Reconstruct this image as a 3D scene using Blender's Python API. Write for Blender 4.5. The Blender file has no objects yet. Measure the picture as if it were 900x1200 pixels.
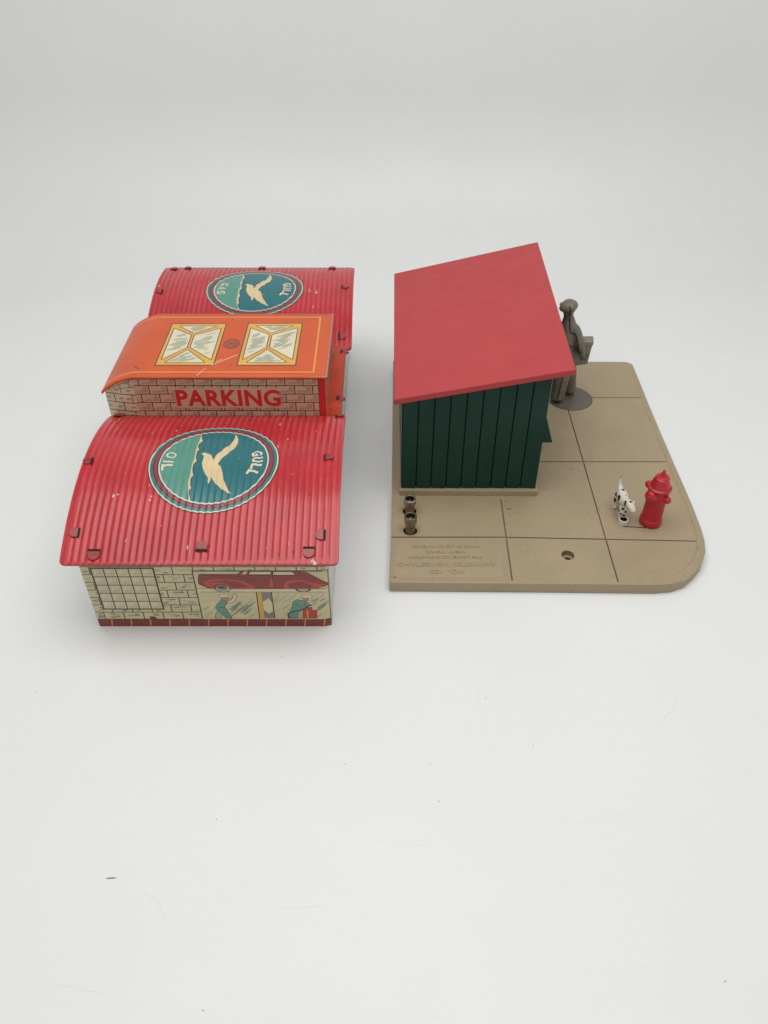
# Two old toys on a white table: a lithographed tin garage and a plastic newsstand.  1 Blender unit = 10 cm.
import bpy, bmesh, math, random
import numpy as np
from mathutils import Vector, Matrix
from mathutils.geometry import delaunay_2d_cdt

random.seed(7)
S = bpy.context.scene
COL = S.collection
S.unit_settings.scale_length = 0.1
PI = math.pi

# ------------------------------------------------------------------ materials
def mat(name, col, rough=0.4, metal=0.0, var=0.06, vscale=9.0, coat=0.0, bump=0.0, bscale=60.0,
        speck=None, speck_col=(0.02, 0.015, 0.01), spec=0.5, blotch=None, chips=None, fine=0.0, ridge=None):
    """Procedural paint / plastic / metal: base colour, cloudy variation, specks of dirt, worn chips, fine bump."""
    m = bpy.data.materials.new(name); m.use_nodes = True
    nt = m.node_tree; N = nt.nodes; L = nt.links
    p = N['Principled BSDF']
    p.inputs['Metallic'].default_value = metal
    p.inputs['Specular IOR Level'].default_value = spec
    p.inputs['Coat Weight'].default_value = coat
    p.inputs['Coat Roughness'].default_value = 0.12
    tc = N.new('ShaderNodeTexCoord')
    n1 = N.new('ShaderNodeTexNoise'); n1.inputs['Scale'].default_value = vscale; n1.inputs['Detail'].default_value = 6
    L.new(tc.outputs['Object'], n1.inputs['Vector'])
    mr = N.new('ShaderNodeMapRange'); mr.inputs['From Min'].default_value = 0.3; mr.inputs['From Max'].default_value = 0.7
    mr.inputs['To Min'].default_value = 1 - var; mr.inputs['To Max'].default_value = 1 + var
    L.new(n1.outputs['Fac'], mr.inputs['Value'])
    mul = N.new('ShaderNodeMix'); mul.data_type = 'RGBA'; mul.blend_type = 'MULTIPLY'; mul.inputs[0].default_value = 1
    mul.inputs[6].default_value = (*col, 1); L.new(mr.outputs['Result'], mul.inputs[7])
    out = mul.outputs[2]
    def over(fac, c):
        nonlocal out
        mx = N.new('ShaderNodeMix'); mx.data_type = 'RGBA'
        L.new(fac, mx.inputs[0]); L.new(out, mx.inputs[6]); mx.inputs[7].default_value = (*c, 1)
        out = mx.outputs[2]
    def thresh(sock, a, b, amt=1.0):
        r = N.new('ShaderNodeMapRange'); r.inputs['From Min'].default_value = a; r.inputs['From Max'].default_value = b
        r.inputs['To Max'].default_value = amt; L.new(sock, r.inputs['Value']); return r.outputs['Result']
    if fine:
        nf = N.new('ShaderNodeTexNoise'); nf.inputs['Scale'].default_value = 160; nf.inputs['Detail'].default_value = 2
        L.new(tc.outputs['Object'], nf.inputs['Vector'])
        over(thresh(nf.outputs['Fac'], 0.5, 0.75, fine), tuple(c * 0.35 for c in col))
    if blotch:
        nb = N.new('ShaderNodeTexNoise'); nb.inputs['Scale'].default_value = blotch[0]; nb.inputs['Detail'].default_value = 9
        nb.inputs['Roughness'].default_value = 0.65
        L.new(tc.outputs['Object'], nb.inputs['Vector'])
        over(thresh(nb.outputs['Fac'], blotch[1], blotch[1] + 0.12, blotch[2]), blotch[3])
    if ridge:                                                 # patchy lighter red along the crests of the ribs
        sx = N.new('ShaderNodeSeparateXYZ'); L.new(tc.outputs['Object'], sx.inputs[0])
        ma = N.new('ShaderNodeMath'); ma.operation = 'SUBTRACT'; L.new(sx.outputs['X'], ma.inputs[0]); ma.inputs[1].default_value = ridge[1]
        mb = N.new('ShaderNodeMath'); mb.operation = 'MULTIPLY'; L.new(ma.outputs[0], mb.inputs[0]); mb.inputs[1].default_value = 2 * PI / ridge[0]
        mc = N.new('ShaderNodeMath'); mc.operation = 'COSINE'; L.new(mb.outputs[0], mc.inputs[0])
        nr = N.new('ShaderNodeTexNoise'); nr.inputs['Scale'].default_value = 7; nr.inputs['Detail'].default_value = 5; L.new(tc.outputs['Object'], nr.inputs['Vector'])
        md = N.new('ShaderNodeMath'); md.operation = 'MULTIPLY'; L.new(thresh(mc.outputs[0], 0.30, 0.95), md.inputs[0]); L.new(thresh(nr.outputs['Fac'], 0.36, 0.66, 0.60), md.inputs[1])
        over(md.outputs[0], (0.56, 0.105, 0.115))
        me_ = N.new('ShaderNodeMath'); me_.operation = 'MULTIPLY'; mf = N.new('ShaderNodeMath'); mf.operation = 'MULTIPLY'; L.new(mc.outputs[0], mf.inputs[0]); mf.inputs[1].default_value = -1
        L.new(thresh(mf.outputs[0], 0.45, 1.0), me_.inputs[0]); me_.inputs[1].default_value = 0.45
        over(me_.outputs[0], (0.27, 0.012, 0.022))             # darker red in the troughs between the ribs
    if speck:
        ns = N.new('ShaderNodeTexNoise'); ns.inputs['Scale'].default_value = speck[0]; ns.inputs['Detail'].default_value = 3
        L.new(tc.outputs['Object'], ns.inputs['Vector'])
        over(thresh(ns.outputs['Fac'], speck[1], speck[1] + 0.04, speck[2]), speck_col)
    if chips:
        nc = N.new('ShaderNodeTexNoise'); nc.inputs['Scale'].default_value = chips[0]; nc.inputs['Detail'].default_value = 5
        mp = N.new('ShaderNodeMapping'); mp.inputs['Scale'].default_value = (1.0, 0.45, 1.0); mp.inputs['Location'].default_value = (3.1, 1.7, 0.4)
        L.new(tc.outputs['Object'], mp.inputs['Vector']); L.new(mp.outputs['Vector'], nc.inputs['Vector'])
        over(thresh(nc.outputs['Fac'], chips[1], chips[1] + 0.03, chips[2]), (0.62, 0.55, 0.5))
    L.new(out, p.inputs['Base Color'])
    rr = N.new('ShaderNodeMapRange'); rr.inputs['To Min'].default_value = rough * 0.75; rr.inputs['To Max'].default_value = min(1, rough * 1.25)
    n2 = N.new('ShaderNodeTexNoise'); n2.inputs['Scale'].default_value = vscale * 2.3; n2.inputs['Detail'].default_value = 4
    L.new(tc.outputs['Object'], n2.inputs['Vector']); L.new(n2.outputs['Fac'], rr.inputs['Value'])
    L.new(rr.outputs['Result'], p.inputs['Roughness'])
    if bump:
        nb2 = N.new('ShaderNodeTexNoise'); nb2.inputs['Scale'].default_value = bscale; nb2.inputs['Detail'].default_value = 4
        L.new(tc.outputs['Object'], nb2.inputs['Vector'])
        b = N.new('ShaderNodeBump'); b.inputs['Strength'].default_value = bump; b.inputs['Distance'].default_value = 0.01
        L.new(nb2.outputs['Fac'], b.inputs['Height']); L.new(b.outputs['Normal'], p.inputs['Normal'])
    return m

def litho(name, col, rough=0.33, **k):
    k.setdefault('var', 0.07)
    return mat(name, col, rough, coat=0.25, speck=(55, 0.72, 0.5), **k)

M = dict(
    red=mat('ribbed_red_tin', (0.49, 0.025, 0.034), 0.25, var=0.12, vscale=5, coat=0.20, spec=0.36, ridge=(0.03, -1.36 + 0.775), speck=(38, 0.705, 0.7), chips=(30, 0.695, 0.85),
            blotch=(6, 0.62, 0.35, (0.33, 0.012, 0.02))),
    red_dark=mat('worn_tab_tin', (0.32, 0.024, 0.030), 0.38, var=0.25, vscale=30, coat=0.2, speck=(80, 0.6, 0.8)),
    slot=mat('slot_black', (0.006, 0.004, 0.004), 0.8),
    bare=mat('bare_tin_edge', (0.42, 0.38, 0.33), 0.38, metal=0.9, var=0.3, vscale=40),
    orange=mat('orange_litho', (0.58, 0.092, 0.024), 0.38, var=0.08, vscale=5, coat=0.0, spec=0.32, speck=(42, 0.72, 0.7), chips=(30, 0.765, 0.8),
               blotch=(7, 0.60, 0.3, (0.46, 0.080, 0.03))),
    orange_red=mat('orange_red_litho', (0.50, 0.050, 0.022), 0.42, var=0.2, vscale=12, coat=0.0, spec=0.25, speck=(50, 0.68, 0.7)),
    yline=litho('yellow_orange_line', (0.70, 0.27, 0.045)),
    yellow=litho('yellow_print', (0.66, 0.36, 0.040)),
    cream=litho('cream_print', (0.66, 0.56, 0.335)),
    cream_w=litho('pale_cream_print', (0.66, 0.60, 0.45)),
    stone=litho('stone_print', (0.58, 0.50, 0.29)),
    stone2=litho('stone_tan_print', (0.58, 0.495, 0.31)),
    pbrick=litho('sign_brick_print', (0.50, 0.345, 0.235)),
    pbrick2=litho('sign_brick_shade_print', (0.36, 0.24, 0.165)),
    green=litho('green_grey_print', (0.19, 0.235, 0.155)),
    green2=litho('pale_green_grey_print', (0.38, 0.385, 0.25)),
    black=litho('black_print', (0.015, 0.012, 0.010)),
    brown=litho('dark_brown_print', (0.10, 0.028, 0.012)),
    band=litho('maroon_band_print', (0.20, 0.022, 0.018)),
    sign_red=litho('sign_red_print', (0.52, 0.020, 0.020)),
    car=litho('car_maroon_print', (0.24, 0.024, 0.020)),
    car2=litho('car_red_print', (0.50, 0.050, 0.030)),
    teal=litho('teal_print', (0.010, 0.145, 0.165)),
    teal_ring=litho('ring_teal_print', (0.030, 0.160, 0.155)),
    teal_dk=litho('ring_dark_print', (0.045, 0.050, 0.085)),
    sea=litho('sea_green_print', (0.085, 0.275, 0.215)),
    sky_lt=litho('skylight_smudge_print', (0.36, 0.37, 0.27)),
    ring_red=litho('ring_red_print', (0.36, 0.022, 0.035)),
    bird=litho('bird_cream_print', (0.68, 0.54, 0.31)),
    over_green=litho('overall_green_print', (0.125, 0.26, 0.205)),
    face=litho('face_print', (0.46, 0.20, 0.085)),
    grey=litho('grey_print', (0.20, 0.19, 0.145)),
    can=litho('can_red_print', (0.45, 0.035, 0.02)),
    side=litho('side_wall_print', (0.50, 0.49, 0.45), 0.25),
    sidebrown=litho('penthouse_side_print', (0.34, 0.24, 0.17)),
    tan=mat('tan_plastic', (0.378, 0.298, 0.190), 0.50, var=0.05, vscale=4, bump=0.12, bscale=90, spec=0.35, fine=0.25,
            speck=(34, 0.725, 0.55), speck_col=(0.06, 0.04, 0.02), blotch=(5, 0.60, 0.30, (0.318, 0.246, 0.152))),
    tan_dark=mat('tan_groove_dark', (0.26, 0.190, 0.108), 0.7, var=0.15),  # darker tan for the slab's grooves, slot and screw recess
    wear=mat('tan_plastic_worn', (0.350, 0.274, 0.170), 0.55, var=0.08, vscale=8, bump=0.15, bscale=90, spec=0.3, fine=0.3, blotch=(16, 0.54, 0.55, (0.13, 0.085, 0.04))),
    dirt=mat('worn_edge_dirt', (0.17, 0.115, 0.055), 0.7, var=0.2, vscale=30),
    hole=mat('hole_dark', (0.02, 0.013, 0.008), 0.9),
    plate=mat('nameplate_tan_plastic', (0.394, 0.312, 0.200), 0.48, var=0.04, vscale=6, bump=0.10, bscale=90, spec=0.35, fine=0.2),
    roofred=mat('matte_red_plastic', (0.45, 0.040, 0.045), 0.50, var=0.035, vscale=5, bump=0.10, bscale=55, spec=0.45, fine=0.08,
                blotch=(4, 0.60, 0.25, (0.43, 0.05, 0.055))),
    kgreen=mat('dark_green_plastic', (0.0076, 0.042, 0.030), 0.43, var=0.15, vscale=7, bump=0.10, bscale=40, spec=0.22),
    kgroove=mat('board_gap_black', (0.003, 0.006, 0.005), 0.7),
    white=mat('white_trim_plastic', (0.45, 0.44, 0.40), 0.5),
    olive=mat('grey_brown_plastic', (0.165, 0.146, 0.106), 0.46, var=0.16, vscale=14, bump=0.6, bscale=17, fine=0.2),
    olive_dk=mat('figure_crease_dark', (0.025, 0.020, 0.014), 0.7, var=0.2, vscale=20),  # near-black for the figure's seam and crease ridges
    paper=mat('bundle_grey_plastic', (0.215, 0.195, 0.15), 0.5, var=0.10, vscale=14, bump=0.1),
    disc=mat('grey_disc_plastic', (0.125, 0.112, 0.092), 0.5, var=0.08, vscale=9, bump=0.1, fine=0.2),
    hyd=mat('shiny_red_plastic', (0.47, 0.014, 0.024), 0.34, var=0.05, vscale=12, bump=0.05, bscale=30),
    dogw=mat('dog_white_paint', (0.66, 0.62, 0.55), 0.45, var=0.08, vscale=30, bump=0.1),
    dogb=mat('dog_black_paint', (0.012, 0.011, 0.010), 0.45),
    brass=mat('tarnished_brass', (0.25, 0.205, 0.15), 0.36, metal=0.85, var=0.3, vscale=40, bump=0.1, bscale=80),
    steel=mat('bright_rim_metal', (0.62, 0.55, 0.45), 0.28, metal=0.95, var=0.2, vscale=40),
)

# ------------------------------------------------------------------ objects
def tag(o, label=None, cat=None, group=None, kind=None):
    for k, v in (('label', label), ('category', cat), ('group', group), ('kind', kind)):
        if v: o[k] = v
    return o
def empty(name, loc=(0, 0, 0)):
    o = bpy.data.objects.new(name, None); o.location = loc; o.empty_display_size = 0.1; COL.objects.link(o); return o
def link(name, me, mats, parent=None, smooth=False):
    o = bpy.data.objects.new(name, me); COL.objects.link(o)
    for m in mats: me.materials.append(M[m] if isinstance(m, str) else m)
    if smooth: me.polygons.foreach_set('use_smooth', [True] * len(me.polygons))
    if parent:
        o.parent = parent
        w = Vector((0, 0, 0)); q = parent
        while q: w += q.location; q = q.parent
        me.transform(Matrix.Translation(-w))          # geometry is written in world coordinates
    me.update(); return o
def from_bm(name, bm, mats, parent=None, smooth=False, recalc=True):
    if recalc: bmesh.ops.recalc_face_normals(bm, faces=bm.faces[:])
    me = bpy.data.meshes.new(name); bm.to_mesh(me); bm.free()
    o = link(name, me, mats, parent, smooth)
    if smooth and recalc: me.set_sharp_from_angle(angle=math.radians(38))
    return o
def bevel(o, w, seg=2):
    b = o.modifiers.new('edge', 'BEVEL'); b.width = w; b.segments = seg; b.limit_method = 'ANGLE'; b.angle_limit = math.radians(40); return o
def prism(bm, pts, d, mi=0):
    """closed prism: polygon pts (3d) swept by vector d"""
    a = [bm.verts.new(p) for p in pts]; b = [bm.verts.new(Vector(p) + Vector(d)) for p in pts]; n = len(pts)
    fs = [bm.faces.new(a), bm.faces.new(b[::-1])]
    for i in range(n): fs.append(bm.faces.new((a[i], a[(i + 1) % n], b[(i + 1) % n], b[i])))
    for f in fs: f.material_index = mi
def box(bm, x0, x1, y0, y1, z0, z1, mi=0):
    prism(bm, [(x0, y0, z0), (x1, y0, z0), (x1, y1, z0), (x0, y1, z0)], (0, 0, z1 - z0), mi)
def lathe(bm, prof, o=(0, 0, 0), axis=(0, 0, 1), seg=32, mi=0, mis=None):
    q = Vector((0, 0, 1)).rotation_difference(Vector(axis).normalized()); o = Vector(o); rings = []
    for r, z in prof:
        if r < 1e-6: rings.append([bm.verts.new(o + q @ Vector((0, 0, z)))])
        else: rings.append([bm.verts.new(o + q @ Vector((r * math.cos(2 * PI * i / seg), r * math.sin(2 * PI * i / seg), z))) for i in range(seg)])
    for k in range(len(rings) - 1):
        a, b = rings[k], rings[k + 1]
        for i in range(seg):
            j = (i + 1) % seg
            vs = (a[0], b[j], b[i]) if len(a) == 1 else ((a[i], a[j], b[0]) if len(b) == 1 else (a[i], a[j], b[j], b[i]))
            if len(a) == 1 and len(b) == 1: continue
            f = bm.faces.new(vs); f.material_index = mis[k] if mis else mi

# ------------------------------------------------------------------ flat printing: one triangulated sheet, one material per printed colour
def line(p, q, w):
    p, q = Vector(p), Vector(q); d = (q - p)
    if d.length < 1e-9: return []
    n = Vector((-d.y, d.x)).normalized() * (w / 2); e = d.normalized() * (w * 0.35)
    return [tuple(p - e + n), tuple(q + e + n), tuple(q + e - n), tuple(p - e - n)]
def path(pts, w, closed=False):
    return [[line(a, b, w)] for a, b in zip(pts, pts[1:] + ([pts[0]] if closed else [])) if (Vector(a) - Vector(b)).length > 1e-9][:len(pts) if closed else len(pts) - 1]
def rect(x0, y0, x1, y1): return [(x0, y0), (x1, y0), (x1, y1), (x0, y1)]
def ell(cx, cy, rx, ry, n=40, a0=0.0, a1=2 * PI): return [(cx + rx * math.cos(a0 + (a1 - a0) * i / n), cy + ry * math.sin(a0 + (a1 - a0) * i / n)) for i in range(n)]
def streak(cx, cy, ln, w, ang):
    c, s = math.cos(ang), math.sin(ang)
    return [(cx + c * a - s * b, cy + s * a + c * b) for a, b in ((-ln / 2, 0), (-ln * .2, w / 2), (ln * .3, w * .4), (ln / 2, 0), (ln * .2, -w / 2), (-ln * .3, -w * .4))]
def inside(loops, P):
    r = np.zeros(len(P), bool)
    for lp in loops:
        a = np.asarray(lp, float)
        bx = (P[:, 0] >= a[:, 0].min()) & (P[:, 0] <= a[:, 0].max()) & (P[:, 1] >= a[:, 1].min()) & (P[:, 1] <= a[:, 1].max())
        ix = np.nonzero(bx)[0]
        if not len(ix): continue
        x, y = P[ix, 0], P[ix, 1]; c = np.zeros(len(ix), bool)
        for (x0, y0), (x1, y1) in zip(a, np.roll(a, -1, 0)):
            if y0 == y1: continue
            h = ((y0 > y) != (y1 > y)) & (x < (x1 - x0) * (y - y0) / (y1 - y0) + x0); c ^= h
        r[ix] ^= c
    return r
def cdt(outline, shapes, grid=()):
    """shapes: (loops, class). returns verts, tris, class per tri (base class 0); later shapes win"""
    vs, es = [], []
    def add(lp):
        b = len(vs); vs.extend(Vector((float(x), float(y))) for x, y in lp); n = len(lp); es.extend((b + i, b + (i + 1) % n) for i in range(n))
    add(outline)
    for loops, _ in shapes:
        for lp in loops: add(lp)
    vs.extend(Vector(g) for g in grid)
    r = delaunay_2d_cdt(vs, es, [], 0, 1e-6)
    V = np.array([(v.x, v.y) for v in r[0]]); T = np.array([f for f in r[2] if len(f) == 3])
    C = V[T].mean(1); ok = inside([outline], C); T = T[ok]; C = C[ok]
    k = np.zeros(len(T), int)
    for loops, c in shapes: k[inside(loops, C)] = c
    return V, T, k
def dice(lp, ml):
    o = []
    for (x0, y0), (x1, y1) in zip(lp, lp[1:] + lp[:1]):
        n = max(1, math.ceil(math.hypot(x1 - x0, y1 - y0) / ml)); o += [(x0 + (x1 - x0) * i / n, y0 + (y1 - y0) * i / n) for i in range(n)]
    return o
def printed(name, outline, shapes, fmap, parent, base, grid=(), smooth=False, flip=False, ml=None):
    """shapes: (loops, material key); ml: longest edge, for sheets that are bent"""
    if ml: outline = dice(list(outline), ml); shapes = [([dice(list(l), ml) for l in loops], m) for loops, m in shapes]
    mats = [base]
    for _, m in shapes:
        if m not in mats: mats.append(m)
    V, T, k = cdt(outline, [(l, mats.index(m)) for l, m in shapes], grid)
    me = bpy.data.meshes.new(name)
    co = [fmap(x, y) for x, y in V]
    me.from_pydata(co, [], [tuple(map(int, t[::-1] if flip else t)) for t in T])
    me.polygons.foreach_set('material_index', k.tolist())
    return link(name, me, mats, parent, smooth)
def text_loops(s, size, bold=0.0, spacing=1.0):
    """glyph outlines of a line of text centred at the origin (size = cap height), with its width"""
    cu = bpy.data.curves.new('t', 'FONT'); cu.body = s; cu.size = 1; cu.offset = bold; cu.dimensions = '2D'; cu.fill_mode = 'BOTH'
    cu.resolution_u = 4; cu.space_character = spacing
    o = bpy.data.objects.new('t', cu); COL.objects.link(o)
    dg = bpy.context.evaluated_depsgraph_get(); me = bpy.data.meshes.new_from_object(o.evaluated_get(dg))
    bpy.data.objects.remove(o); bpy.data.curves.remove(cu)
    bm = bmesh.new(); bm.from_mesh(me); bpy.data.meshes.remove(me)
    bmesh.ops.remove_doubles(bm, verts=bm.verts[:], dist=1e-5)
    ed = {e for e in bm.edges if len(e.link_faces) == 1}; loops = []
    while ed:
        e = ed.pop(); lp = [e.verts[0], e.verts[1]]
        while True:
            nx = next((x for x in lp[-1].link_edges if x in ed), None)
            if nx is None: break
            ed.discard(nx); v = nx.other_vert(lp[-1])
            if v is lp[0]: break
            lp.append(v)
        if len(lp) > 2: loops.append([(v.co.x, v.co.y) for v in lp])
    bm.free()
    a = np.array([p for l in loops for p in l]); lo, hi = a.min(0), a.max(0); k = size / (hi[1] - lo[1]); c = (lo + hi) / 2
    return [[((x - c[0]) * k, (y - c[1]) * k) for x, y in l] for l in loops], (hi[0] - lo[0]) * k
def place(loops, cx, cy, ang=0.0, sx=1.0, sy=1.0):
    c, s = math.cos(ang), math.sin(ang)
    return [[(cx + c * x * sx - s * y * sy, cy + s * x * sx + c * y * sy) for x, y in l] for l in loops]

# ================================================================== SETTING: white sweep
bm = bmesh.new()
prof = [(-9, 0), (6.05, 0)] + [(6.05 + 1.15 * math.sin(t), 1.15 * (1 - math.cos(t))) for t in np.linspace(0.08, PI / 2, 20)] + [(7.2, 12)]
SCR = [[(0.138, 1.852), (0.224, 1.84), (0.308, 1.813)], [(0.843, 1.744), (0.963, 1.872)], [(-0.074, 2.174), (-0.079, 1.997), (-0.104, 1.864), (-0.148, 1.644), (-0.198, 1.343)], [(0.238, 1.504), (0.602, 1.494), (0.793, 1.494), (1.052, 1.514)], [(0.457, 1.608), (0.562, 1.662), (0.7, 1.699)], [(-0.835, 1.238), (-0.785, 1.209), (-0.756, 1.172), (-0.741, 1.138)], [(-0.275, 1.152), (-0.142, 1.097), (-0.014, 1.057)], [(0.116, 1.152), (0.318, 1.152), (0.498, 1.194), (0.66, 1.282)], [(-0.834, 1.872), (-0.865, 1.997)], [(-1.418, 1.471), (-1.352, 1.555), (-1.283, 1.644)], [(-0.69, 1.057), (-0.608, 1.026), (-0.567, 0.995)], [(0.87, 1.282), (1.003, 1.39), (1.112, 1.504)], [(1.353, 1.975), (1.449, 1.893), (1.525, 1.813)], [(-1.217, 1.755), (-1.162, 1.68), (-1.098, 1.626)], [(-0.031, 1.422), (0.155, 1.4)], [(-0.886, 1.954), (-0.812, 1.793)], [(1.085, 1.406), (1.113, 1.194)], [(-1.214, 1.422), (-1.064, 1.445), (-0.653, 1.419)], [(0.07, 1.044), (0.191, 0.954)], [(-0.35, 1.18), (-0.205, 1.189)], [(1.404, 2.268), (1.473, 2.128)], [(0.405, 2.128), (0.407, 1.913)], [(-1.093, 0.954), (-0.892, 0.918)], [(1.078, 1.872), (1.216, 1.997), (1.289, 2.128)]]
LINT = [(-1.485, 2.075), (0.182, 1.732), (0.207, 1.576), (0.6, 1.817), (-0.623, 1.504), (-0.565, 0.872), (-0.151, 1.736), (1.093, 0.954), (0.431, 2.048), (-0.455, 2.268), (-0.133, 3.065), (-.960, 1.285)]
rs = random.Random(5)
for _ in range(45):                                           # more hairlines, scattered all over the board
    x, y, a_, l_, c_ = rs.uniform(-2.6, 2.6), rs.uniform(-.2, 5.6), rs.uniform(0, PI), rs.uniform(.03, .30), rs.uniform(-.35, .35)
    pts = [(x, y)]
    for k in range(4): a_ += c_ / 4; pts.append((pts[-1][0] + l_ / 4 * math.cos(a_), pts[-1][1] + l_ / 4 * math.sin(a_)))
    SCR.append(pts)
sh = []
for i, l in enumerate(SCR):
    w_ = rs.uniform(.0010, .0022); m_ = 1 if rs.random() < (.45 if i < 24 else .25) else 2
    for j, (p, q) in enumerate(zip(l, l[1:])): sh.append(([line(p, q, w_ * (.5 if j in (0, len(l) - 2) else 1))], m_))
for i, (x, y) in enumerate(LINT):
    sh.append(([streak(x, y, .042 if i > 10 else rs.uniform(.005, .011), .0032 if i < 11 else .006, rs.uniform(0, 3) if i < 11 else .05)], 3))
for _ in range(40): sh.append(([streak(rs.uniform(-2.6, 2.6), rs.uniform(-.2, 5.8), rs.uniform(.003, .006), .003, rs.uniform(0, 3))], 1))
V, T, kk = cdt([(-11, -9), (11, -9), (11, 6.05), (-11, 6.05)], sh)
fv = [bm.verts.new((x, y, 0)) for x, y in V]
for t, k in zip(T, kk): bm.faces.new([fv[int(i)] for i in t]).material_index = int(k)
rows = [[bm.verts.new((x, y, z)) for x in (-11, 11)] for y, z in prof[1:]]
for a, b in zip(rows, rows[1:]): bm.faces.new((a[0], a[1], b[1], b[0]))
bmesh.ops.remove_doubles(bm, verts=[v for v in bm.verts if abs(abs(v.co.x) - 11) < 1e-3], dist=1e-4)
bm.normal_update()
mw = mat('white_board', (0.795, 0.805, 0.80), 0.42, var=0.012, vscale=1.3, bump=0.03, bscale=14, spec=0.35, speck=(17, 0.775, 0.25), speck_col=(.35, .34, .32))
ms1 = mat('scratch_grey', (0.62, 0.615, 0.60), 0.6, var=0.25, vscale=12); ms2 = mat('scratch_faint', (0.73, 0.728, 0.72), 0.6, var=0.08, vscale=12); ml_ = mat('lint_dark', (0.24, 0.23, 0.21), 0.8, var=.3)
o = from_bm('backdrop', bm, [mw, ms1, ms2, ml_], smooth=True, recalc=False); tag(o, 'white scratched table board sweeping up into pale grey backdrop', None, None, 'structure')

# ================================================================== TIN GARAGE
G = empty('toy_garage', (-0.775, 3.6, 0))
tag(G, 'red and orange lithographed tin toy garage with ribbed curved roofs and PARKING sign', 'toy garage')
POLY = (-0.03420880, -0.02037488, -0.38652354, 0.53361388, 0.46018298)
def zr(s): return ((((POLY[0] * s + POLY[1]) * s + POLY[2]) * s + POLY[3]) * s + POLY[4])
PER = 0.03; AMP = 0.0019
def roofpt(x, s, R, off=0.0):
    """R: y of the eave, x range, length"""
    y0, xa, xb, ln, skew = R
    e = min(x - xa, xb - x, 9); f = max(0, min(1, (e - 0.028) / 0.012)) * max(0, min(1, (s - 0.008) / 0.03)) * max(0, min(1, (ln - s - 0.0) / 0.012))
    ph = 2 * PI * (x - xa) / PER; z = zr(s) + AMP * f * (math.cos(ph) - 0.20 * math.cos(2 * ph))
    if s < 0.03: z += 0.004 * max(0, 1 - s / 0.012)            # turned-up lip
    return (x + skew * s * (xb - x) / (xb - xa), y0 + s, z + off)
RF = (2.38, -1.36, -0.19, 0.955, 0.0)
RB = (4.18, -1.42, -0.19, 0.80, 0.0)
def roof(R, name='ribbed_roof'):
    y0, xa, xb, ln, sk = R
    n = int(round((xb - xa) / PER)) * 8; ss = [0, .004, .009, .014, .02, .027, .036] + list(np.linspace(.05, ln, 40)); me = bpy.data.meshes.new(name)
    co, fs = [], []; rr = 0.022
    for s in ss:
        d = max(0, rr - s, rr - (ln - s)); ins = rr - math.sqrt(max(0, rr * rr - d * d))
        for i in range(n + 1):
            x = xa + (xb - xa) * i / n; p = roofpt(x, s, R); t = 1 - 2 * i / n
            co.append((p[0] + ins * t, p[1], p[2]))
    for j in range(len(ss) - 1):
        for i in range(n):
            a = j * (n + 1) + i; fs.append((a, a + 1, a + n + 2, a + n + 1))
    me.from_pydata(co, [], fs)
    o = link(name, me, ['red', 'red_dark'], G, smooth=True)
    m = o.modifiers.new('sheet', 'SOLIDIFY'); m.thickness = 0.009; m.offset = -1; m.material_offset_rim = 1
    return o
FOAM = [(-0.328, 0.791), (-0.313, 0.559), (-0.325, 0.335), (-0.315, 0.085), (-0.331, -0.07), (-0.326, -0.253), (-0.335, -0.425), (-0.314, -0.589), (-0.317, -0.882), (-0.284, -0.882), (-0.293, -0.651), (-0.297, -0.589), (-0.267, -0.55), (-0.288, -0.508), (-0.298, -0.425), (-0.302, -0.358), (-0.27, -0.295), (-0.292, -0.235), (-0.307, -0.145), (-0.307, -0.055), (-0.265, 0.023), (-0.29, 0.085), (-0.295, 0.175), (-0.292, 0.258), (-0.268, 0.3), (-0.296, 0.356), (-0.301, 0.445), (-0.252, 0.55), (-0.284, 0.615), (-0.312, 0.791)]
BIRD = [(-0.219, 0.187), (-0.202, 0.22), (-0.155, 0.225), (-0.101, 0.199), (-0.055, 0.146), (-0.016, 0.054), (0.017, 0.166), (0.096, 0.313), (0.181, 0.423), (0.231, 0.535), (0.247, 0.644), (0.225, 0.746), (0.271, 0.693), (0.304, 0.583), (0.309, 0.458), (0.26, 0.313), (0.166, 0.175), (0.096, 0.054), (0.063, -0.032), (0.119, -0.107), (0.161, -0.235), (0.192, -0.375), (0.243, -0.492), (0.291, -0.589), (0.335, -0.655), (0.272, -0.63), (0.166, -0.547), (0.082, -0.459), (0.026, -0.375), (-0.002, -0.33), (0.001, -0.385), (-0.017, -0.449), (-0.041, -0.433), (-0.046, -0.345), (-0.102, -0.26), (-0.157, -0.126), (-0.18, -0.013), (-0.17, 0.065), (-0.175, 0.146)]
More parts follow.
